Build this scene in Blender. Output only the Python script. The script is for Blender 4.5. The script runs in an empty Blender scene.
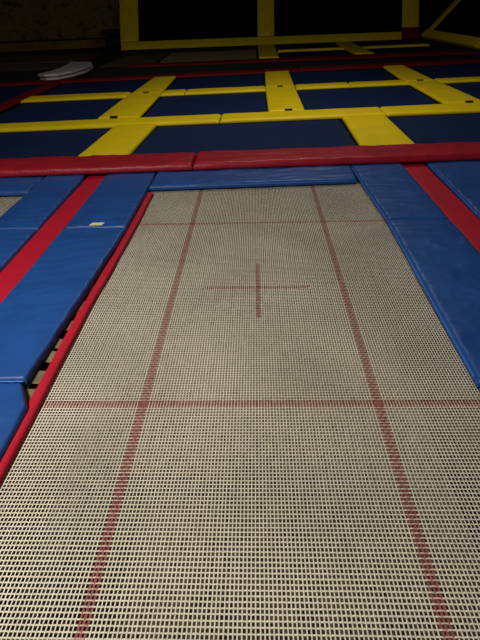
import bpy, math, random
from mathutils import Vector, noise, Matrix
random.seed(7)
S = bpy.context.scene
COL = S.collection

# ------------------------------------------------------------------ materials
def srgb(r, g, b):
    def f(c):
        c /= 255.0
        return c / 12.92 if c <= .04045 else ((c + .055) / 1.055) ** 2.4
    return (f(r), f(g), f(b), 1)

def mat(name, color, rough=.5, var=.12, vscale=6, bump=.0, bscale=40, spec=.4, crease=0):
    m = bpy.data.materials.new(name); m.use_nodes = True
    nt = m.node_tree; N = nt.nodes; L = nt.links
    b = N['Principled BSDF']
    b.inputs['Roughness'].default_value = rough
    b.inputs['Specular IOR Level'].default_value = spec
    tc = N.new('ShaderNodeTexCoord')
    nz = N.new('ShaderNodeTexNoise'); nz.inputs['Scale'].default_value = vscale; nz.inputs['Detail'].default_value = 5
    L.new(tc.outputs['Object'], nz.inputs['Vector'])
    rp = N.new('ShaderNodeMapRange'); rp.inputs['From Min'].default_value = .3; rp.inputs['From Max'].default_value = .7
    rp.inputs['To Min'].default_value = 1 - var; rp.inputs['To Max'].default_value = 1 + var
    L.new(nz.outputs['Fac'], rp.inputs['Value'])
    mx = N.new('ShaderNodeVectorMath'); mx.operation = 'SCALE'
    mx.inputs[0].default_value = color[:3]
    L.new(rp.outputs['Result'], mx.inputs['Scale'])
    L.new(mx.outputs['Vector'], b.inputs['Base Color'])
    if bump > 0:
        n2 = N.new('ShaderNodeTexNoise'); n2.inputs['Scale'].default_value = bscale; n2.inputs['Detail'].default_value = 3
        L.new(tc.outputs['Object'], n2.inputs['Vector'])
        bp = N.new('ShaderNodeBump'); bp.inputs['Strength'].default_value = bump; bp.inputs['Distance'].default_value = .01
        L.new(n2.outputs['Fac'], bp.inputs['Height'])
        L.new(bp.outputs['Normal'], b.inputs['Normal'])
        if crease:      # long soft folds in the stretched vinyl
            mp = N.new('ShaderNodeMapping'); mp.inputs['Scale'].default_value = (1.6, 6.5, 1); mp.inputs['Rotation'].default_value = (0, 0, .25)
            n3 = N.new('ShaderNodeTexNoise'); n3.noise_type = 'RIDGED_MULTIFRACTAL'; n3.inputs['Scale'].default_value = 1.0
            n3.inputs['Detail'].default_value = 1.5; n3.inputs['Distortion'].default_value = .6
            L.new(tc.outputs['Object'], mp.inputs['Vector']); L.new(mp.outputs['Vector'], n3.inputs['Vector'])
            b3 = N.new('ShaderNodeBump'); b3.inputs['Strength'].default_value = crease; b3.inputs['Distance'].default_value = .012
            L.new(n3.outputs['Fac'], b3.inputs['Height']); L.new(bp.outputs['Normal'], b3.inputs['Normal'])
            L.new(b3.outputs['Normal'], b.inputs['Normal'])
    return m

M = {}
M['blue'] = mat('blue_vinyl', srgb(30, 74, 140), .44, .12, 3, .3, 14, .35, .9)
M['blue_edge'] = mat('blue_piping', srgb(46, 98, 176), .45, .05, 8)
M['blue_shaded'] = mat('blue_vinyl_shaded_side', srgb(16, 34, 78), .6, .1, 5)  # unassigned darker copy of the blue vinyl, side shade put into its colour
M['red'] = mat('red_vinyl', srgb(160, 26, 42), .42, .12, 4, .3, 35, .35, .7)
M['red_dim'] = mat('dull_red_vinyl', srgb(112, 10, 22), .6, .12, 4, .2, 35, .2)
M['redfab'] = mat('red_fabric', srgb(176, 20, 42), .6, .08, 5, .2, 60, .25)
M['yellow'] = mat('yellow_vinyl', srgb(242, 210, 16), .45, .07, 3, .25, 25, .3, .5)
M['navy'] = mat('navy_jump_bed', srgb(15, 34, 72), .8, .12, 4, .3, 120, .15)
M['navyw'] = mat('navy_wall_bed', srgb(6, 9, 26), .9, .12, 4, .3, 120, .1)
M['black'] = mat('black_webbing', srgb(14, 14, 16), .7, .1, 10)
M['cream'] = mat('cream_tag', srgb(222, 214, 168), .6, .05, 20)
M['tan'] = mat('tan_webbing', srgb(112, 100, 74), .8, .35, 18, .4, 80)
M['steel'] = mat('dark_steel_frame', srgb(60, 58, 56), .45, .2, 12)
M['deck'] = mat('black_deck', srgb(16, 15, 17), .8, .2, 6)
M['matw'] = mat('pale_mat', srgb(214, 208, 200), .7, .1, 3)
M['beige'] = mat('beige_far_bed', srgb(150, 134, 92), .8, .2, 5, .3, 90)
M['brown'] = mat('brown_mesh_bed', srgb(96, 78, 48), .85, .35, 3, .3, 60)

def floor_mat():
    m = bpy.data.materials.new('mottled_concrete'); m.use_nodes = True
    nt = m.node_tree; N = nt.nodes; L = nt.links; b = N['Principled BSDF']
    b.inputs['Roughness'].default_value = .9
    tc = N.new('ShaderNodeTexCoord')
    a = N.new('ShaderNodeTexVoronoi'); a.inputs['Scale'].default_value = 42  # random cells mottle the concrete from dark to lighter brown
    n = N.new('ShaderNodeTexNoise'); n.inputs['Scale'].default_value = 2.2; n.inputs['Detail'].default_value = 6
    L.new(tc.outputs['Object'], a.inputs['Vector']); L.new(tc.outputs['Object'], n.inputs['Vector'])
    sp = N.new('ShaderNodeSeparateColor'); L.new(a.outputs['Color'], sp.inputs['Color'])
    ad = N.new('ShaderNodeMath'); ad.operation = 'MULTIPLY_ADD'; ad.inputs[1].default_value = .75
    L.new(sp.outputs['Red'], ad.inputs[0]); L.new(n.outputs['Fac'], ad.inputs[2])
    cr = N.new('ShaderNodeValToRGB')
    cr.color_ramp.elements[0].position = .50; cr.color_ramp.elements[0].color = srgb(30, 26, 22)
    cr.color_ramp.elements[1].position = 1.05; cr.color_ramp.elements[1].color = srgb(112, 95, 74)
    L.new(ad.outputs[0], cr.inputs['Fac']); L.new(cr.outputs['Color'], b.inputs['Base Color'])
    return m
M['floor'] = floor_mat()

def brick_mat():
    m = bpy.data.materials.new('dark_brick'); m.use_nodes = True
    nt = m.node_tree; N = nt.nodes; L = nt.links; b = N['Principled BSDF']
    b.inputs['Roughness'].default_value = .9
    tc = N.new('ShaderNodeTexCoord')
    mp = N.new('ShaderNodeMapping'); mp.inputs['Rotation'].default_value = (math.pi / 2, 0, 0)
    br = N.new('ShaderNodeTexBrick'); br.inputs['Scale'].default_value = 4
    br.inputs['Color1'].default_value = srgb(132, 112, 66); br.inputs['Color2'].default_value = srgb(108, 92, 56)
    br.inputs['Mortar'].default_value = srgb(120, 106, 70); br.inputs['Mortar Size'].default_value = .012
    nz = N.new('ShaderNodeTexNoise'); nz.inputs['Scale'].default_value = 3.5; nz.inputs['Detail'].default_value = 2
    L.new(tc.outputs['Object'], mp.inputs['Vector']); L.new(mp.outputs['Vector'], br.inputs['Vector'])
    L.new(tc.outputs['Object'], nz.inputs['Vector'])
    cr = N.new('ShaderNodeValToRGB'); cr.color_ramp.elements[0].position = .33; cr.color_ramp.elements[1].position = .42
    cr.color_ramp.elements[0].color = (.25, .25, .25, 1)
    L.new(nz.outputs['Fac'], cr.inputs['Fac'])
    mx = N.new('ShaderNodeMix'); mx.data_type = 'RGBA'; mx.blend_type = 'MULTIPLY'; mx.inputs['Factor'].default_value = 1
    L.new(br.outputs['Color'], mx.inputs[6]); L.new(cr.outputs['Color'], mx.inputs[7])
    L.new(mx.outputs[2], b.inputs['Base Color'])
    return m
M['brick'] = brick_mat()

def web_mat():
    m = bpy.data.materials.new('woven_webbing'); m.use_nodes = True
    nt = m.node_tree; N = nt.nodes; L = nt.links; b = N['Principled BSDF']
    b.inputs['Roughness'].default_value = .7; b.inputs['Specular IOR Level'].default_value = .25
    at = N.new('ShaderNodeAttribute'); at.attribute_name = 'web_color'
    L.new(at.outputs['Color'], b.inputs['Base Color'])
    return m
M['web'] = web_mat()

# ------------------------------------------------------------------ helpers
def link(name, verts, faces, m, parent=None, smooth=False):
    me = bpy.data.meshes.new(name); me.from_pydata(verts, [], faces); me.update()
    if smooth:
        for p in me.polygons: p.use_smooth = True
    o = bpy.data.objects.new(name, me); COL.objects.link(o)
    me.materials.append(M[m] if isinstance(m, str) else m)
    if parent: o.parent = parent; o.matrix_parent_inverse = Matrix.Identity(4)
    return o

def tag(o, label=None, cat=None, group=None, kind=None):
    if label: o['label'] = label
    if cat: o['category'] = cat
    if group: o['group'] = group
    if kind: o['kind'] = kind
    return o

def recenter(o):
    """move a top level mesh's origin to the bottom centre of its shape"""
    me = o.data
    xs = [v.co.x for v in me.vertices]; ys = [v.co.y for v in me.vertices]; zs = [v.co.z for v in me.vertices]
    c = Vector(((min(xs) + max(xs)) / 2, (min(ys) + max(ys)) / 2, min(zs)))
    me.transform(Matrix.Translation(-c)); o.location = c
    for ch in o.children: ch.data.transform(Matrix.Translation(-c))
    return o

def ease(n, r, L):
    """samples 0..1 with extra rows inside the rounded edges of width r on a length L"""
    k = min(.45, r / L)
    a = [k * (1 - math.cos(t * math.pi / 2 / 4)) for t in range(4)]
    mid = [k + (1 - 2 * k) * i / n for i in range(n + 1)]
    return a + mid + [1 - t for t in reversed(a)]

def pad_mesh(Q, z0, z1, r=.02, res=.03, wr=.003, seed=0, puff=.004, zf=None):
    """padded cushion on the quad Q (near-left, near-right, far-right, far-left), rounded, creased"""
    a, b, c, d = [Vector((q[0], q[1])) for q in Q]
    W = ((b - a).length + (c - d).length) / 2; Ln = ((d - a).length + (c - b).length) / 2
    H = z1 - z0
    U = ease(max(3, int(W / res)), r, W); V = ease(max(3, int(Ln / res)), r, Ln)
    vs = []; nu = len(U); nv = len(V)
    for v in V:
        for u in U:
            p = (a * (1 - u) + b * u) * (1 - v) + (d * (1 - u) + c * u) * v
            du = min(u, 1 - u) * W; dv = min(v, 1 - v) * Ln
            eu = math.sqrt(max(0, 1 - (1 - min(1, du / r)) ** 2)); ev = math.sqrt(max(0, 1 - (1 - min(1, dv / r)) ** 2))
            e = eu * ev
            z = z0 + H * (.35 + .65 * e)
            e2 = min(1, min(du, dv) / .12)
            n1 = noise.noise(Vector((p.x * 2.2 + seed, p.y * 5.5, seed * 1.7)))
            n2 = 1 - abs(noise.noise(Vector((p.x * 3.1 + seed * 3 + p.y * 2.2, p.y * 8.5 - p.x * 2.5, seed)))) * 2.6
            z += e * (puff * e2 + wr * n1 * (.3 + .7 * e2) + wr * max(0, n2) ** 2 * .9)
            wob = .003 * noise.noise(Vector((p.x * 3, p.y * 3, seed)))
            vs.append((p.x + wob, p.y + wob, z))
    fs = [(j * nu + i, j * nu + i + 1, (j + 1) * nu + i + 1, (j + 1) * nu + i) for j in range(nv - 1) for i in range(nu - 1)]
    # skirt and bottom
    ring = [i for i in range(nu)] + [j * nu + nu - 1 for j in range(1, nv)] + [(nv - 1) * nu + i for i in range(nu - 2, -1, -1)] + [j * nu for j in range(nv - 2, 0, -1)]
    base = len(vs)
    for k in ring: vs.append((vs[k][0], vs[k][1], z0))
    R = len(ring)
    for k in range(R):
        k2 = (k + 1) % R
        fs.append((ring[k], base + k, base + k2, ring[k2]))
    fs.append(tuple(base + k for k in reversed(range(R))))
    return vs, fs

def tube(pts, r, n=6):
    vs = []; fs = []
    for i, p in enumerate(pts):
        p = Vector(p); t = (Vector(pts[min(i + 1, len(pts) - 1)]) - Vector(pts[max(i - 1, 0)])).normalized()
        s = t.cross(Vector((0, 0, 1)))
        s = s.normalized() if s.length > 1e-4 else Vector((1, 0, 0))
        u = s.cross(t)
        for k in range(n):
            a = 2 * math.pi * k / n; vs.append(tuple(p + s * math.cos(a) * r + u * math.sin(a) * r))
    for i in range(len(pts) - 1):
        for k in range(n):
            fs.append((i * n + k, i * n + (k + 1) % n, (i + 1) * n + (k + 1) % n, (i + 1) * n + k))
    fs.append(tuple(reversed(range(n)))); fs.append(tuple(range(len(vs) - n, len(vs))))
    return vs, fs

def boxv(x0, x1, y0, y1, z0, z1):
    v = [(x, y, z) for z in (z0, z1) for y in (y0, y1) for x in (x0, x1)]
    return v, [(0, 2, 3, 1), (4, 5, 7, 6), (0, 1, 5, 4), (2, 6, 7, 3), (0, 4, 6, 2), (1, 3, 7, 5)]

def prism(poly, z0, z1):
    n = len(poly)
    v = [(x, y, z0) for x, y in poly] + [(x, y, z1) for x, y in poly]
    return v, [tuple(reversed(range(n))), tuple(range(n, 2 * n))] + [(i, (i + 1) % n, n + (i + 1) % n, n + i) for i in range(n)]

def struct(name, vf, m, kind='structure'):
    o = link(name, vf[0], vf[1], m); o['kind'] = kind
    return o

SEED = [1.3]
def pad(name, Q, z0, z1, m, label, cat, group=None, pipe=None, pipe_side=None, **kw):
    SEED[0] += 3.37
    vf = pad_mesh(Q, z0, z1, seed=SEED[0], **kw)
    o = link(name, vf[0], vf[1], m, smooth=True)
    tag(o, label, cat, group)
    if pipe:
        a, b, c, d = Q
        e = {'left': (a, d), 'right': (b, c), 'near': (a, b), 'far': (d, c)}
        for sd in pipe_side:
            p, q = e[sd]
            pts = [(p[0] + (q[0] - p[0]) * t / 40, p[1] + (q[1] - p[1]) * t / 40,
                    z0 + (z1 - z0) * .62 + .002 * noise.noise(Vector((t * .4, SEED[0], 0)))) for t in range(1, 40)]
            tv = tube(pts, .0055)
            link('piping', tv[0], tv[1], pipe, o, True)
    return o

def strap(o, x, y, w, z, h=.05):
    """small black velcro tab on the end of a pad"""
    v = []
    vf = boxv(x - w / 2, x + w / 2, y - .012, y + .05, z - h, z + .024)
    link('velcro_strap', vf[0], vf[1], 'black', o)

# ------------------------------------------------------------------ setting
struct('floor', boxv(-18, 14, -6, 26, -.95, -.9), 'floor')
# decks that carry the pads
def deck(name, poly, z1, z0=-.9): return struct(name, prism(poly, z0, z1), 'deck')
deck('platform', [(-2.12, -4.2), (-1.2, -4.2), (-1.2, 2.12), (-2.12, 2.12)], .012)
deck('platform', [(1.14, -4.2), (2.52, -4.2), (2.52, 2.12), (1.14, 2.12)], .012)
deck('platform', [(-1.2, -4.2), (1.14, -4.2), (1.14, -2.2), (-1.2, -2.2)], .012)
deck('platform', [(-2.12, 2.12), (2.52, 2.12), (7.5, 2.12), (7.5, 11.3), (-12, 7.7), (-12, 2.12)], .045 - .033)
deck('platform', [(-12, 10.8), (9, 12.7), (9, 26), (-12, 26)], .012)
deck('platform', [(-12, -4.2), (-4.5, -4.2), (-4.5, 2.12), (-12, 2.12)], .012)
struct('wall_back', prism([(-16, 17.5), (-4.9, 19.72), (12, 23.1), (12, 23.3), (-4.9, 19.92), (-16, 17.7)], -.9, 6), 'brick')
M['plinth'] = mat('brown_plinth', srgb(140, 104, 40), .8, .25, 3)
struct('baseboard_back', prism([(-15.9, 17.3), (-4.9, 19.5), (-4.9, 19.715), (-15.9, 17.515)], .012, .3), 'plinth')
struct('trim_1', prism([(-15.9, 17.25), (-4.88, 19.45), (-4.9, 19.715), (-15.9, 17.515)], .302, .345), 'deck')

# ------------------------------------------------------------------ main trampoline
def empty(name, loc):
    e = bpy.data.objects.new(name, None); COL.objects.link(e); e.location = loc; e.empty_display_size = .2
    return e

tr = empty('trampoline', (0, 0, -.9))
tag(tr, 'beige woven mesh trampoline with red marking lines and centre cross', 'trampoline')

BEI = (.67, .60, .475); RED = (.34, .10, .09); DRD = (.20, .055, .045); WHT = (.78, .75, .68)
def mixc(a, b, t): return tuple(a[i] * (1 - t) + b[i] * t for i in range(3))

def web_bed(name, x0, x1, y0, y1, parent, lines=True, px=.01363, py=.0183, cz=0):
    nx = int((x1 - x0) / px); ny = int((y1 - y0) / py)
    X = [x0 + (i + .5) * px for i in range(nx)]; Y = [y0 + (j + .5) * py for j in range(ny)]
    vs = []; fs = []; cols = []
    def zz(x, y):
        if not lines: return cz
        return cz
    lc = [min(X, key=lambda q: abs(q - t)) for t in (-.54, .54)]
    def inlong(x): return lines and min(abs(x - lc[0]), abs(x - lc[1])) < px * 1.4
    def intran(y): return lines and min(abs(y - 1.075), abs(y + 1.075)) < .0195
    def armx(x, y): return lines and abs(y) < .0125 and abs(x) < .35 - .03 * random.random()      # transverse arm of the cross
    def army(x, y): return lines and abs(x) < .0125 and abs(y) < .35      # lengthwise arm
    def worn(x, y):
        d = math.hypot((x + .05) / .55, (y + .1) / .32)
        w = max(0, 1 - d)
        n = noise.noise(Vector((x * 9, y * 11, 3))) * .5 + noise.noise(Vector((x * 30, y * 26, 8))) * .5
        return max(0, min(1, (n + .05) * 2.2)) * min(1, w * 1.6)
    def base(x, y):
        n = noise.noise(Vector((x * 2.3, y * 2.3, 0))) * .18 + noise.noise(Vector((x * 40, y * 12, 5))) * .10
        r = random.uniform(-.05, .05)
        k = 1 + n + r
        c = tuple(ch * k for ch in BEI)
        if lines: c = mixc(c, WHT, worn(x, y) * .75)
        return c
    # lengthwise strands
    for i, x in enumerate(X):
        red = inlong(x)
        jx = .0006 * random.uniform(-1, 1)
        for j, y in enumerate(Y):
            rd = red or army(x, y)
            hw = .0038 if rd else .0022
            hw *= 1 + .12 * noise.noise(Vector((x * 200, y * 20, 1)))
            s = 1 if (i + j) % 2 else -1
            z = zz(x, y) + .0010 * s
            if rd: z -= .0016
            wob = jx + .0008 * noise.noise(Vector((x * 60, y * 5, 2)))
            vs += [(x + wob - hw, y, z), (x + wob + hw, y, z)]
            if j:
                k = len(vs); fs.append((k - 4, k - 3, k - 1, k - 2))
                ym = y - py / 2
                if rd: c = mixc(RED, DRD, random.random() * .7)
                elif intran(ym) or armx(x, ym): c = mixc(base(x, ym), RED, .25 + .3 * random.random())
                else: c = base(x, ym)
                cols.append(c)
    # crosswise strands
    for j, y in enumerate(Y):
        jy = .0006 * random.uniform(-1, 1)
        for i, x in enumerate(X):
            rd = intran(y) or armx(x, y)
            hw = .0058 if rd else .0027
            hw *= 1 + .12 * noise.noise(Vector((x * 20, y * 200, 7)))
            s = -1 if (i + j) % 2 else 1
            z = zz(x, y) + .0010 * s
            if rd: z -= .0022
            wob = jy + .0010 * noise.noise(Vector((x * 5, y * 50, 9)))
            vs += [(x, y + wob - hw, z), (x, y + wob + hw, z)]
            if i:
                k = len(vs); fs.append((k - 3, k - 4, k - 2, k - 1))
                xm = x - px / 2
                if rd: c = mixc(RED, DRD, random.random() * .7)
                elif inlong(xm) or army(xm, y): c = mixc(base(xm, y), RED, .2 + .35 * random.random())
                else: c = base(xm, y)
                cols.append(c)
    o = link(name, vs, fs, 'web', parent)
    at = o.data.attributes.new('web_color', 'FLOAT_COLOR', 'FACE')
    buf = []
    for c in cols: buf += [c[0], c[1], c[2], 1]
    at.data.foreach_set('color', buf)
    return o

web_bed('jumping_bed', -1.0725, 1.07, -2.14, 2.12, tr, cz=.9)

# red binding that runs along the left edge of the bed: a soft rolled strip
def roll(name, path, hw, z0, h, m, parent=None, seed=0):
    vs = []; fs = []; n = 8
    for i, (x, y) in enumerate(path):
        for k in range(n + 1):
            a = math.pi * k / n
            w = hw * (1 + .10 * noise.noise(Vector((y * 3, seed, 0))))
            nz = .002 * noise.noise(Vector((y * 18, k * .4, seed)))
            vs.append((x - math.cos(a) * w, y, z0 + h * math.sin(a) ** .6 + nz))
    for i in range(len(path) - 1):
        for k in range(n):
            q = i * (n + 1) + k; fs.append((q, q + 1, q + n + 2, q + n + 1))
    return link(name, vs, fs, m, parent, True)

bx = lambda y: -1.038 + .030 * min(1, max(0, (y + .3) / 1.5)) + .003 * math.sin(y * 3)
bind = roll('edge_binding', [(bx(y * .05), y * .05) for y in range(-43, 37)], .030, .9 + .004, .028, 'redfab', tr)
bind['label'] = 'red rolled edge binding'
# steel frame of the trampoline, hanging in the pit edge
def frame_rail(x, y0, y1):
    vf = tube([(x, y0, .9 - .035), (x, y1, .9 - .035)], .026, 10)
    link('frame_rail', vf[0], vf[1], 'steel', tr, True)
frame_rail(-1.165, -2.18, 2.1); frame_rail(1.108, -2.18, 2.1)
for yy in (-2.16, 2.09):
    vf = tube([(-1.165, yy, .9 - .035), (1.108, yy, .9 - .035)], .02, 8); link('frame_rail', vf[0], vf[1], 'steel', tr, True)
for sx in (-1.165, 1.108):
    for yy in (-1.9, 1.85):
        vf = tube([(sx, yy, .9 - .05), (sx + .001, yy, 0)], .022, 8); link('leg', vf[0], vf[1], 'steel', tr, True)
# tan anchor straps from the frame to the bed, seen in the gap beside the red binding
yy = -1.52
k = 0
while yy < .25:
    w = .095
    z1 = .9 + .004
    vs = []
    for t in range(5):
        f = t / 4
        x = -1.185 + f * .15
        sk = .035 * math.sin(k * 4.7) * f; tw = .006 * math.sin(k * 3.1)
        vs += [(x, yy + sk, z1 + tw * f * .5 + .006 * math.sin(f * 3.14)), (x, yy + w * (1 - .25 * f * (k % 3 == 0)) + sk, z1 - tw * f * .5 + .003 + .006 * math.sin(f * 3.14))]
    link('anchor_strap', vs, [(2 * t, 2 * t + 2, 2 * t + 3, 2 * t + 1) for t in range(4)], 'tan', tr)
    yy += .145 + .05 * math.sin(k * 2.1); k += 1

# neighbouring trampoline on the left, only its far right corner shows
t2 = empty('trampoline', (-3.28, 0, -.9))
tag(t2, 'second beige mesh trampoline, corner cut by the left photo edge', 'trampoline')
b2 = web_bed('jumping_bed', -3.36 + 3.28, -2.16 + 3.28, -.6, 2.1, t2, lines=False, px=.0160, py=.0210, cz=.9)
vf = tube([(1.14, -.6, .865), (1.14, 2.08, .865)], .024, 8); link('frame_rail', vf[0], vf[1], 'steel', t2, True)
for y in (-.5, 1.95):
    vf = tube([(1.14, y, .86), (1.141, y, 0)], .02, 8); link('leg', vf[0], vf[1], 'steel', t2, True)

# ------------------------------------------------------------------ blue pads of the near court
BG = 'blue vinyl frame pads'
def blue(Q, label, sides=('near',), z=(.014, .06), **kw):
    kw.setdefault('wr', .0075); kw.setdefault('res', .02)
    o = pad('frame_pad', Q, z[0], z[1], 'blue', label, 'pad', BG, 'blue_edge', sides, **kw)
    return o
lf = blue([(-1.545, .905), (-1.038, .90), (-1.038, 2.36), (-1.555, 2.36)], 'blue pad left of the beige mesh, farthest, with cream tag at its near end', ('far',))
v = [(-1.34, .912), (-1.235, .912), (-1.225, .965), (-1.325, .965)]
tg = link('label_tag', [(a, b, z) for z in (.068, .0705) for a, b in v], [(3, 2, 1, 0), (4, 5, 6, 7), (0, 1, 5, 4), (1, 2, 6, 5), (2, 3, 7, 6), (3, 0, 4, 7)], 'cream', lf)
tg['label'] = 'small cream tag'
blue([(-1.56, -.965), (-1.118, -.965), (-1.035, .893), (-1.55, .893)], 'long blue pad left of the beige mesh, between cream tag seam and torn corner gap', ('near',))
torn = blue([(-1.57, -2.9), (-1.03, -2.9), (-1.042, -.985), (-1.57, -.975)], 'blue pad at lower left photo edge, nearest on the left side', ())
for v in torn.data.vertices:      # its inner far corner is pulled in
    k = max(0, 1 - (-.985 - v.co.y) / .16) * max(0, 1 - (-1.042 - v.co.x) / .25)
    v.co.x -= .085 * k
blue([(-2.185, .905), (-1.755, .905), (-1.775, 2.33), (-2.185, 2.33)], 'blue pad beside left neighbouring mesh, far one running up to red barrier', ('near',))
blue([(-2.18, -1.0), (-1.755, -1.0), (-1.755, .893), (-2.185, .893)], 'blue pad beside left neighbouring mesh, near one cut by left photo edge', ('far',))
blue([(-3.4, 1.80), (-2.19, 1.815), (-2.19, 2.28), (-3.4, 2.24)], 'short blue end pad above left neighbouring mesh at left photo edge', ())
blue([(-1.033, 1.885), (.972, 1.995), (.98, 2.50), (-1.03, 2.38)], 'long narrow blue pad across the far end of the beige mesh', ('near',))
blue([(1.035, .965), (1.515, .975), (1.515, 2.54), (.985, 2.50)], 'blue pad right of the beige mesh, far one touching the red barrier', ('left',))
blue([(1.01, -1.0), (1.53, -.99), (1.52, .962), (1.035, .952)], 'long blue pad right of the beige mesh, near one cut by right photo edge', ('left',))
blue([(1.0, -2.9), (1.53, -2.9), (1.53, -1.005), (1.012, -1.012)], 'blue pad corner at right photo edge beyond the long right pad', ('left',))
blue([(1.775, 1.03), (2.55, 1.04), (2.55, 2.62), (1.79, 2.56)], 'blue pad right of the right red strip, up against red barrier', ('left',))
blue([(1.775, -.9), (2.55, -.9), (2.55, 1.015), (1.772, 1.015)], 'blue pad right of the right red strip, near sliver at photo edge', ('left',))

# red strips between the blue pads
pad('divider_strip', [(-1.752, -3.0), (-1.575, -3.0), (-1.562, 2.38), (-1.765, 2.36)], .014, .034, 'redfab', 'long red strip between blue pads on the left of the mesh', 'strip', 'red divider strips', wr=.001, puff=.001, r=.012)
pad('divider_strip', [(1.535, -3.0), (1.77, -3.0), (1.772, 2.56), (1.53, 2.53)], .014, .034, 'redfab', 'long red strip between blue pads on the right of the mesh', 'strip', 'red divider strips', wr=.001, puff=.001, r=.012)

# big red barrier pads across the room
def yb(x): return 2.375 + .055 * x
def yk(x): return 2.86 + .055 * x
RG = 'red barrier pads before the blue court'
def barrier(xa, xb, label):
    return pad('barrier_pad', [(xa, yb(xa)), (xb, yb(xb)), (xb, yk(xb)), (xa, yk(xa))], .073, .138, 'red', label, 'pad', RG, r=.03, wr=.008, puff=.004)
# the barrier rests on a low black kerb
struct('platform', prism([(-6, yb(-6) + .19), (6.5, yb(6.5) + .19), (6.5, yk(6.5) + .0), (-6, yk(-6) + .0)], .0125, .0725), 'deck')
barrier(-5.2, -.66, 'thick red pad across the left half, left of the seam')
barrier(-.65, 3.9, 'thick red pad across the right half, right of the seam')

# ------------------------------------------------------------------ blue court with yellow pads
def y1f(x): return 4.68 + .08 * x
def y1b(x): return 5.17 + .10 * x
def y2f(x): return 7.27 + .12 * x
def y2b(x): return 7.70 + .11 * x
def r1f(x): return 9.80 + .16 * x
def r1b(x): return 10.25 + .18 * x
def navy(xa, xb, fa, fb, label, m='navy', group='navy jumping beds', z=.05):
    vf = pad_mesh([(xa, fa(xa)), (xb, fa(xb)), (xb, fb(xb)), (xa, fb(xa))], .014, z, r=.03, res=.12, wr=.002, seed=xa, puff=-.012)
    o = link('jumping_bed', vf[0], vf[1], m, smooth=True)
    return tag(o, label, 'trampoline', group)
rows = [(lambda x: yk(x) + .005, lambda x: y1f(x) - .01, [(-4.1, -2.06), (-1.47, 1.19), (1.84, 4.6)], 'just beyond the red barrier'),
        (lambda x: y1b(x) + .01, lambda x: y2f(x) - .01, [(-4.2, -2.38), (-1.74, .17), (.77, 2.92), (3.55, 6.2)], 'in the middle row'),
        (lambda x: y2b(x) + .01, lambda x: r1f(x) - .01, [(-4.2, -2.33), (-1.76, .18), (.79, 2.93), (3.52, 6.2)], 'in the farthest row')]
where = {0: ['left of the two near yellow cross pads', 'between the two near yellow cross pads', 'right of the near right cross pad'],
         1: ['left of the slanting left yellow pads', 'between left and centre yellow pads', 'between centre and right yellow pads', 'right of the right yellow pad'],
         2: ['left of the slanting left yellow pads', 'between left and centre yellow pads', 'between centre and right yellow pads', 'right of the right yellow pad']}
for ri, (fa, fb, xs, tx) in enumerate(rows):
    for k, (xa, xb) in enumerate(xs):
        navy(xa, xb, fa, fb, 'navy bed %s, %s' % (tx, where[ri][k]))

YG1 = 'yellow pads of the near lengthways bar'
def bar(xa, xb, f, b, label, group, z=(.052, .10), **kw):
    return pad('cross_pad', [(xa, f(xa)), (xb, f(xb)), (xb, b(xb)), (xa, b(xa))], z[0], z[1], 'yellow', label, 'pad', group, res=.06, **kw)
g = 'long yellow bar pads'
# thin black rails under the yellow pads
struct('platform', prism([(-4.15, y1f(-4.15)), (6.2, y1f(6.2)), (6.2, y1b(6.2)), (-4.15, y1b(-4.15))], .0125, .0515), 'deck')
struct('platform', prism([(-4.3, y2f(-4.3)), (6.2, y2f(6.2)), (6.2, y2b(6.2)), (-4.3, y2b(-4.3))], .0125, .0515), 'deck')
bar(-4.2, -.52, y1f, y1b, 'nearer long yellow bar pad, left section reaching left photo edge', g, r=.05)
bar(-.51, 1.88, y1f, y1b, 'nearer long yellow bar pad, middle section', g, r=.05)
bar(1.89, 6.0, y1f, y1b, 'nearer long yellow bar pad, right section reaching right photo edge', g, r=.05)
bar(-4.25, -2.375, y2f, y2b, 'farther yellow bar, leftmost section with rounded end', g, r=.06)
bar(-1.75, -1.32, y2f, y2b, 'farther yellow bar, short section right of left slanting pad', g, r=.05)
bar(-1.31, .19, y2f, y2b, 'farther yellow bar, section left of centre pad', g, r=.05)
bar(.765, 1.80, y2f, y2b, 'farther yellow bar, section right of centre pad', g, r=.05)
bar(1.81, 2.92, y2f, y2b, 'farther yellow bar, section touching right slanting pad', g, r=.05)
bar(3.52, 6.1, y2f, y2b, 'farther yellow bar, rightmost section reaching photo edge', g, r=.05)

def lpad(Q, label, st=None, z=(.052, .10), group='lengthways yellow pads', name='cross_pad', m='yellow'):
    o = pad(name, Q, z[0], z[1], m, label, 'pad', group, res=.06, r=.03)
    if st is not None:
        t = st; a, b = Q[0], Q[1]
        strap(o, a[0] + (b[0] - a[0]) * t, a[1] + (b[1] - a[1]) * t - .004, .11, z[1] - .012, .05)
    return o
def rail(x0, x1, y0, y1):
    struct('platform', prism([(x0, y0), (x1, y0), (x1, y1), (x0, y1)], .0125, .0515), 'deck')
rail(-1.98, -1.47, 2.80, 4.5); rail(1.22, 1.80, 2.94, 4.74)
rail(-2.32, -1.77, 5.05, 6.95); rail(.21, .73, 5.26, 7.25); rail(2.97, 3.5, 5.58, 7.6)
rail(-2.28, -1.8, 7.5, 9.4); rail(.22, .74, 7.8, 9.82); rail(2.97, 3.48, 8.1, 10.22)
lpad([(-2.04, 2.79), (-1.46, 2.85), (-1.40, 4.54), (-1.98, 4.50)], 'yellow pad slanting from red barrier to near bar, left one', .42)
lpad([(1.20, 2.95), (1.83, 3.02), (1.84, 4.80), (1.23, 4.75)], 'yellow pad slanting from red barrier to near bar, right one', .55)
lpad([(-2.37, 5.0), (-1.75, 5.04), (-1.76, 7.22), (-2.36, 7.22)], 'left yellow pad joining near bar to far bar', .4)
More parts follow.
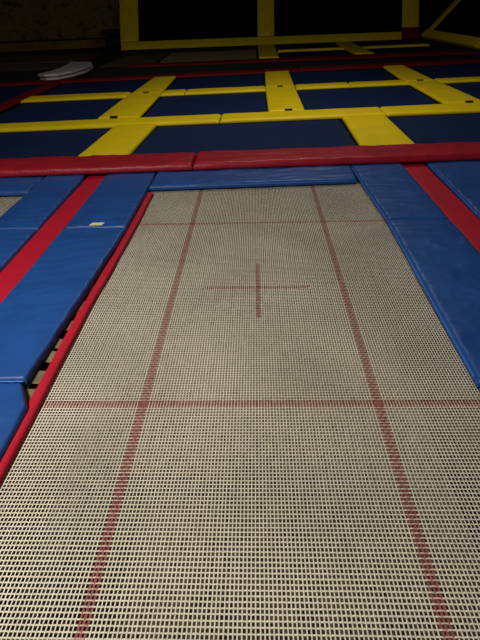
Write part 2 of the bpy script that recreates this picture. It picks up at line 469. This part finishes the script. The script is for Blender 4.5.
lpad([(.19, 5.215), (.75, 5.27), (.75, 7.55), (.19, 7.52)], 'centre yellow pad joining near bar to far bar', .55)
lpad([(2.93, 5.49), (3.54, 5.56), (3.50, 7.86), (2.92, 7.8)], 'right yellow pad joining near bar to far bar', .6)
lpad([(-2.33, 7.24), (-1.77, 7.24), (-1.79, 9.49), (-2.27, 9.41)], 'left yellow pad beyond the far bar, end at dark red beam', .5)
lpad([(.19, 7.54), (.75, 7.57), (.77, 9.90), (.22, 9.81)], 'centre yellow pad beyond the far bar, end at dark red beam', .5)
lpad([(2.90, 7.83), (3.48, 7.88), (3.48, 10.34), (3.0, 10.26)], 'right yellow pad beyond the far bar, end at dark red beam', .5)

# red edge on the left of the blue court, and beds beyond it
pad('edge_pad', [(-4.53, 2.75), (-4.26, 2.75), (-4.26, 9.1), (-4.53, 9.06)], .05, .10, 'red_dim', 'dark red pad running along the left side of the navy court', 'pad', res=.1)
rail(-4.5, -4.3, 2.8, 9.0)
navy(-7.6, -4.58, lambda x: 3.0, lambda x: 5.9, 'navy bed outside the left red edge, nearer one', group='navy beds at far left')
navy(-7.6, -4.58, lambda x: 6.05, lambda x: 8.9 + .1 * (x + 4.5), 'navy bed outside the left red edge, farther one', group='navy beds at far left')

# far red beams either side of the dark aisle
def far_red(xa, xb, f, b, label):
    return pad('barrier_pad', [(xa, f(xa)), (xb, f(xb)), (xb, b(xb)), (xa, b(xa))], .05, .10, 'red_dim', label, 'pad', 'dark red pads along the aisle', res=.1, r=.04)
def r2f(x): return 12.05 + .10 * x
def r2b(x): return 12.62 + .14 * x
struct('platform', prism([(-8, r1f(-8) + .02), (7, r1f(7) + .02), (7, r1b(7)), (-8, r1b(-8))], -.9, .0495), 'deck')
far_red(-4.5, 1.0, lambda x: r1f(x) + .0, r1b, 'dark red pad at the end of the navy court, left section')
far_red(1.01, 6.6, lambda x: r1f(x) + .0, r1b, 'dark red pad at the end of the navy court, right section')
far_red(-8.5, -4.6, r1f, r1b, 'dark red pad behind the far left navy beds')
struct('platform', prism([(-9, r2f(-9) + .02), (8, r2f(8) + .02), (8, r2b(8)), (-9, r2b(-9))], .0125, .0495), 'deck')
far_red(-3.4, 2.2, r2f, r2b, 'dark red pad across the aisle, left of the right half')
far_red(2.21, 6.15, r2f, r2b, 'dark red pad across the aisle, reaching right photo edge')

# ------------------------------------------------------------------ far court
navy(-2.75, .04, lambda x: r2b(x) + .05, lambda x: 16.0 + .1 * x, 'greyish beige far bed left of the far yellow strip pad', 'beige', 'far court beds')
navy(-4.25, -2.85, lambda x: r2b(x) + .05, lambda x: 15.6 + .1 * x, 'dim brown bed left of the far beige bed', 'brown', 'far court beds')
navy(-9.0, -5.4, lambda x: r2b(x) + .05, lambda x: 14.2 + .1 * x, 'dim brown bed below the brick wall, nearer one', 'brown', 'far court beds')
navy(-9.5, -5.4, lambda x: 14.6 + .1 * x, lambda x: 17.0 + .1 * x, 'dim brown bed below the brick wall, farther one', 'brown', 'far court beds')
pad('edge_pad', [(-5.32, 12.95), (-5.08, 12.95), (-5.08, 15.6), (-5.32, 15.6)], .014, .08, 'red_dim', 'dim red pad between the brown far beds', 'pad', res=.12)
def ys(x): return 14.75 + .13 * x
navy(.75, 2.82, lambda x: r2b(x) + .05, lambda x: ys(x) - .02, 'far navy bed left of right slanting pad, near side of thin yellow bar', group='far court beds')
navy(.75, 2.82, lambda x: ys(x) + .3, lambda x: 16.9 + .1 * x, 'far navy bed under the wall bed, beyond the thin yellow bar', group='far court beds')
navy(3.45, 6.0, lambda x: r2b(x) + .05, lambda x: ys(x) - .02, 'far navy bed at right, near side of thin yellow bar', group='far court beds')
navy(3.45, 5.5, lambda x: ys(x) + .3, lambda x: 16.95 + .1 * x, 'far navy bed at right, beyond the thin yellow bar', group='far court beds')
bar(.72, 2.84, lambda x: ys(x), lambda x: ys(x) + .28, 'thin far yellow bar pad before the wall beds, left piece', 'thin far yellow bars', z=(.014, .10), r=.03)
bar(3.44, 5.6, lambda x: ys(x), lambda x: ys(x) + .28, 'thin far yellow bar pad before the wall beds, right piece', 'thin far yellow bars', z=(.014, .10), r=.03)
lpad([(.10, 13.0), (.68, 12.95), (.68, 17.3), (.10, 17.25)], 'small far yellow pad below the centre wall post', None, (.014, .10), 'far yellow floor pads')
lpad([(2.88, 13.35), (3.40, 13.25), (3.40, 17.4), (2.88, 17.35)], 'small far yellow pad below the right wall bed', None, (.014, .10), 'far yellow floor pads')

# ------------------------------------------------------------------ wall trampolines
def WB(x): return 17.3 + .105 * (x + 4.83)
def wpt(x, z, off=0): return (x, WB(x) + .55 * z - off, z)
def slab_wall(name, xa, xb, za, zb, t, m, off=0, parent=None, res=.15, taper=0):
    """a padded slab lying on the leaning back wall"""
    nu = max(2, int((xb - xa) / res)); nv = max(2, int((zb - za) / res)); vs = []; fs = []
    for j in range(nv + 1):
        for i in range(nu + 1):
            u = i / nu; v = j / nv; x = xa + (xb - xa) * u; z = za + (zb - za) * v
            e = 1 if 0 < i < nu and 0 < j < nv else .55
            vs.append(wpt(x, z, off + t * e + .006 * noise.noise(Vector((x * 3, z * 3, 1)))))
    base = len(vs)
    for j in range(nv + 1):
        for i in range(nu + 1):
            vs.append(wpt(xa + (xb - xa) * i / nu, za + (zb - za) * j / nv, off))
    w = nu + 1
    for j in range(nv):
        for i in range(nu):
            a = j * w + i; fs.append((a, a + 1, a + w + 1, a + w)); fs.append((base + a, base + a + w, base + a + w + 1, base + a + 1))
    for i in range(nu):
        fs.append((i, base + i, base + i + 1, i + 1)); a = nv * w + i; fs.append((a, a + 1, base + a + 1, base + a))
    for j in range(nv):
        a = j * w; fs.append((a, a + w, base + a + w, base + a)); a = j * w + nu; fs.append((a, base + a, base + a + w, a + w))
    return link(name, vs, fs, m, parent)
HT = 2.7
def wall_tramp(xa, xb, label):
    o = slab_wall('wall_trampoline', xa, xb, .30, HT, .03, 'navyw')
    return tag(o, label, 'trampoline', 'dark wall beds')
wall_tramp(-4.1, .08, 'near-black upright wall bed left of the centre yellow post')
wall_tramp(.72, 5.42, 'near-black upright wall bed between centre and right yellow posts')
def post(xa, xb, label, za=.30):
    o = slab_wall('wall_post_pad', xa, xb, za, HT, .09, 'yellow')
    return tag(o, label, 'pad', 'upright yellow wall pads')
post(-4.82, -4.18, 'upright yellow wall pad beside the brick wall')
post(.10, .70, 'upright yellow wall pad in the middle of the back')
o = post(5.44, 6.06, 'upright yellow wall pad at right with dark red foot', .42)
f = slab_wall('foot_pad', 5.42, 6.08, .05, .415, .10, 'red_dim', parent=o); f['label'] = 'dark red foot'
def basep(xa, xb, label):
    o = slab_wall('wall_base_pad', xa, xb, .05, .29, .16, 'yellow')
    return tag(o, label, 'pad', 'yellow pads along the foot of the back wall')
basep(-4.80, .08, 'low yellow pad along wall foot, left section')
basep(.09, 5.41, 'low yellow pad along wall foot, right section')
struct('platform', prism([(-4.82, WB(-4.82) - .17), (6.0, WB(6) - .17), (6.0, WB(6) + .05), (-4.82, WB(-4.82) + .05)], .0125, .0495), 'deck')

# side wall on the right, leaning outwards 45 degrees
A0 = Vector((6.14, 18.2, .08)); B0 = Vector((6.42, 13.3, .08)); C0 = Vector((6.8, 8.5, .08)); UP = Vector((1.0, 0.12, 1.05))
NR = Vector((-.72, -.05, .69))
def lean(name, P, Qv, h0, h1, t, m, off=0):
    a = P + UP * h0; b = Qv + UP * h0; c = Qv + UP * h1; d = P + UP * h1
    v = [tuple(p + NR * off) for p in (a, b, c, d)] + [tuple(p + NR * (off + t)) for p in (a, b, c, d)]
    return link(name, v, [(0, 1, 2, 3), (7, 6, 5, 4), (0, 4, 5, 1), (1, 5, 6, 2), (2, 6, 7, 3), (3, 7, 4, 0)], m)
dirn = (B0 - A0).normalized()
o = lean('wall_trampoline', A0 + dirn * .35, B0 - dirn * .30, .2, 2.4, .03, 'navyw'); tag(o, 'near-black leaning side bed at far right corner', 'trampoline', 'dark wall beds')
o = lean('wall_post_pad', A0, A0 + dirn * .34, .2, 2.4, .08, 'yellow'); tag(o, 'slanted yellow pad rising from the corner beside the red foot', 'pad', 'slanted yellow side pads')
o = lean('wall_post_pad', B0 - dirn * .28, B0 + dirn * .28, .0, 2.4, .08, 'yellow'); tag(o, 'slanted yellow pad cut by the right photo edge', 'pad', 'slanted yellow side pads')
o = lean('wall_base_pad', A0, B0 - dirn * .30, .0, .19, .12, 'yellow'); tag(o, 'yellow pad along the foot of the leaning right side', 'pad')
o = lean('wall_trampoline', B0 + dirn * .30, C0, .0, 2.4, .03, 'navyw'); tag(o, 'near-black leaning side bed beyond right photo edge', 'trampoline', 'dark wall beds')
# triangular dark panel filling the corner
P1 = Vector(wpt(6.12, .1)); P2 = A0 + UP * 2.4; P3 = Vector(wpt(6.12, 2.6))
tri = [P1 + Vector((.01, 0, 0)), P2, P3]
vs = [tuple(p) for p in tri] + [tuple(p + Vector((0, .06, 0))) for p in tri]
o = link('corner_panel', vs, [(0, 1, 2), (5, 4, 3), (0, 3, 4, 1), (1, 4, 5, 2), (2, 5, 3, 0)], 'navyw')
tag(o, 'dark triangular infill panel between the right post and leaning side', 'panel')

# ------------------------------------------------------------------ pale folded mat and black blocks at far left
mr = empty('folded_mat', (-4.8, 11.2, -.05)); tag(mr, 'pale grey folded mat with dark stripes lying beyond the left red edge', 'mat')
outl = [(-5.18, 10.15), (-4.98, 10.02), (-4.70, 10.12), (-4.50, 10.6), (-4.40, 11.25), (-4.38, 11.95), (-4.58, 12.62), (-5.20, 12.78), (-5.10, 12.1), (-5.02, 11.4), (-5.06, 10.8), (-5.14, 10.4)]
def layer(nm, z0, z1, sc, m, dx=0):
    pl = [(-.0 + (x + 4.8) * sc + dx, (y - 11.2) * sc) for x, y in outl]
    vf = prism(pl, z0, z1); return link(nm, vf[0], vf[1], m, mr)
layer('mat_layer', .07, .115, 1.0, 'matw', .03); layer('dark_stripe', .116, .14, .97, 'black', .0); layer('mat_layer', .141, .19, 1.0, 'matw')
struct('platform', prism([(-5.3, 9.4), (-4.3, 9.6), (-4.3, 13.0), (-5.3, 12.9)], -.9, .019), 'deck')

def block(name, x, y, w, d, z0, z1, label):
    Q = [(x - w / 2, y - d / 2), (x + w / 2, y - d / 2 + .03), (x + w / 2, y + d / 2), (x - w / 2, y + d / 2)]
    vf = pad_mesh(Q, z0, z1, r=.04, res=.1, wr=.01, seed=x); o = link(name, vf[0], vf[1], 'black', smooth=True)
    tag(o, label, 'block', 'stacked black blocks')
block('padded_block', -5.25, 18.2, .55, .5, .014, .44, 'black padded block on floor left of the left yellow wall pad')
block('padded_block', -5.28, 18.2, .72, .5, 0.47, .65, 'smaller black block stacked on top beside the yellow wall pad')

for ob in list(COL.objects):
    if ob.type == 'MESH' and ob.parent is None: recenter(ob)

# ------------------------------------------------------------------ light
def area(name, loc, tgt, size, power, col=(1, .96, .88), spread=180):
    l = bpy.data.lights.new(name, 'AREA'); l.energy = power; l.size = size; l.color = col; l.spread = math.radians(spread)
    o = bpy.data.objects.new(name, l); COL.objects.link(o); o.location = loc
    o.rotation_euler = (Vector(tgt) - Vector(loc)).to_track_quat('-Z', 'Y').to_euler()
    return o
area('ceiling_lamp', (-2.2, -2.0, 3.3), (-.8, -.2, 0), .5, 165)
area('ceiling_lamp', (.8, 5.2, 4.8), (.3, 5.4, 0), 1.0, 92)
w = bpy.data.worlds.new('dark_hall'); S.world = w; w.use_nodes = True
w.node_tree.nodes['Background'].inputs['Color'].default_value = (.5, .55, .7, 1)
w.node_tree.nodes['Background'].inputs['Strength'].default_value = .012

# ------------------------------------------------------------------ camera
f, pitch, yaw, roll_, cx, cy, ch = 493.5, .5812, -.0427, -.0331, -.0018, -2.7611, 1.5672
fwd = Vector((math.sin(yaw) * math.cos(pitch), math.cos(yaw) * math.cos(pitch), -math.sin(pitch)))
right = Vector((math.cos(yaw), -math.sin(yaw), 0)); up = right.cross(fwd)
r2 = right * math.cos(roll_) + up * math.sin(roll_); u2 = up * math.cos(roll_) - right * math.sin(roll_)
cd = bpy.data.cameras.new('camera'); cam = bpy.data.objects.new('camera', cd); COL.objects.link(cam)
mw = Matrix((r2, u2, -fwd)).transposed().to_4x4(); mw.translation = Vector((cx, cy, ch)); cam.matrix_world = mw
cd.sensor_fit = 'VERTICAL'; cd.sensor_height = 24; cd.lens = 24 * f / 640; cd.clip_end = 200; cd.clip_start = .05
S.camera = cam
S.view_settings.view_transform = 'Standard'; S.view_settings.look = 'None'
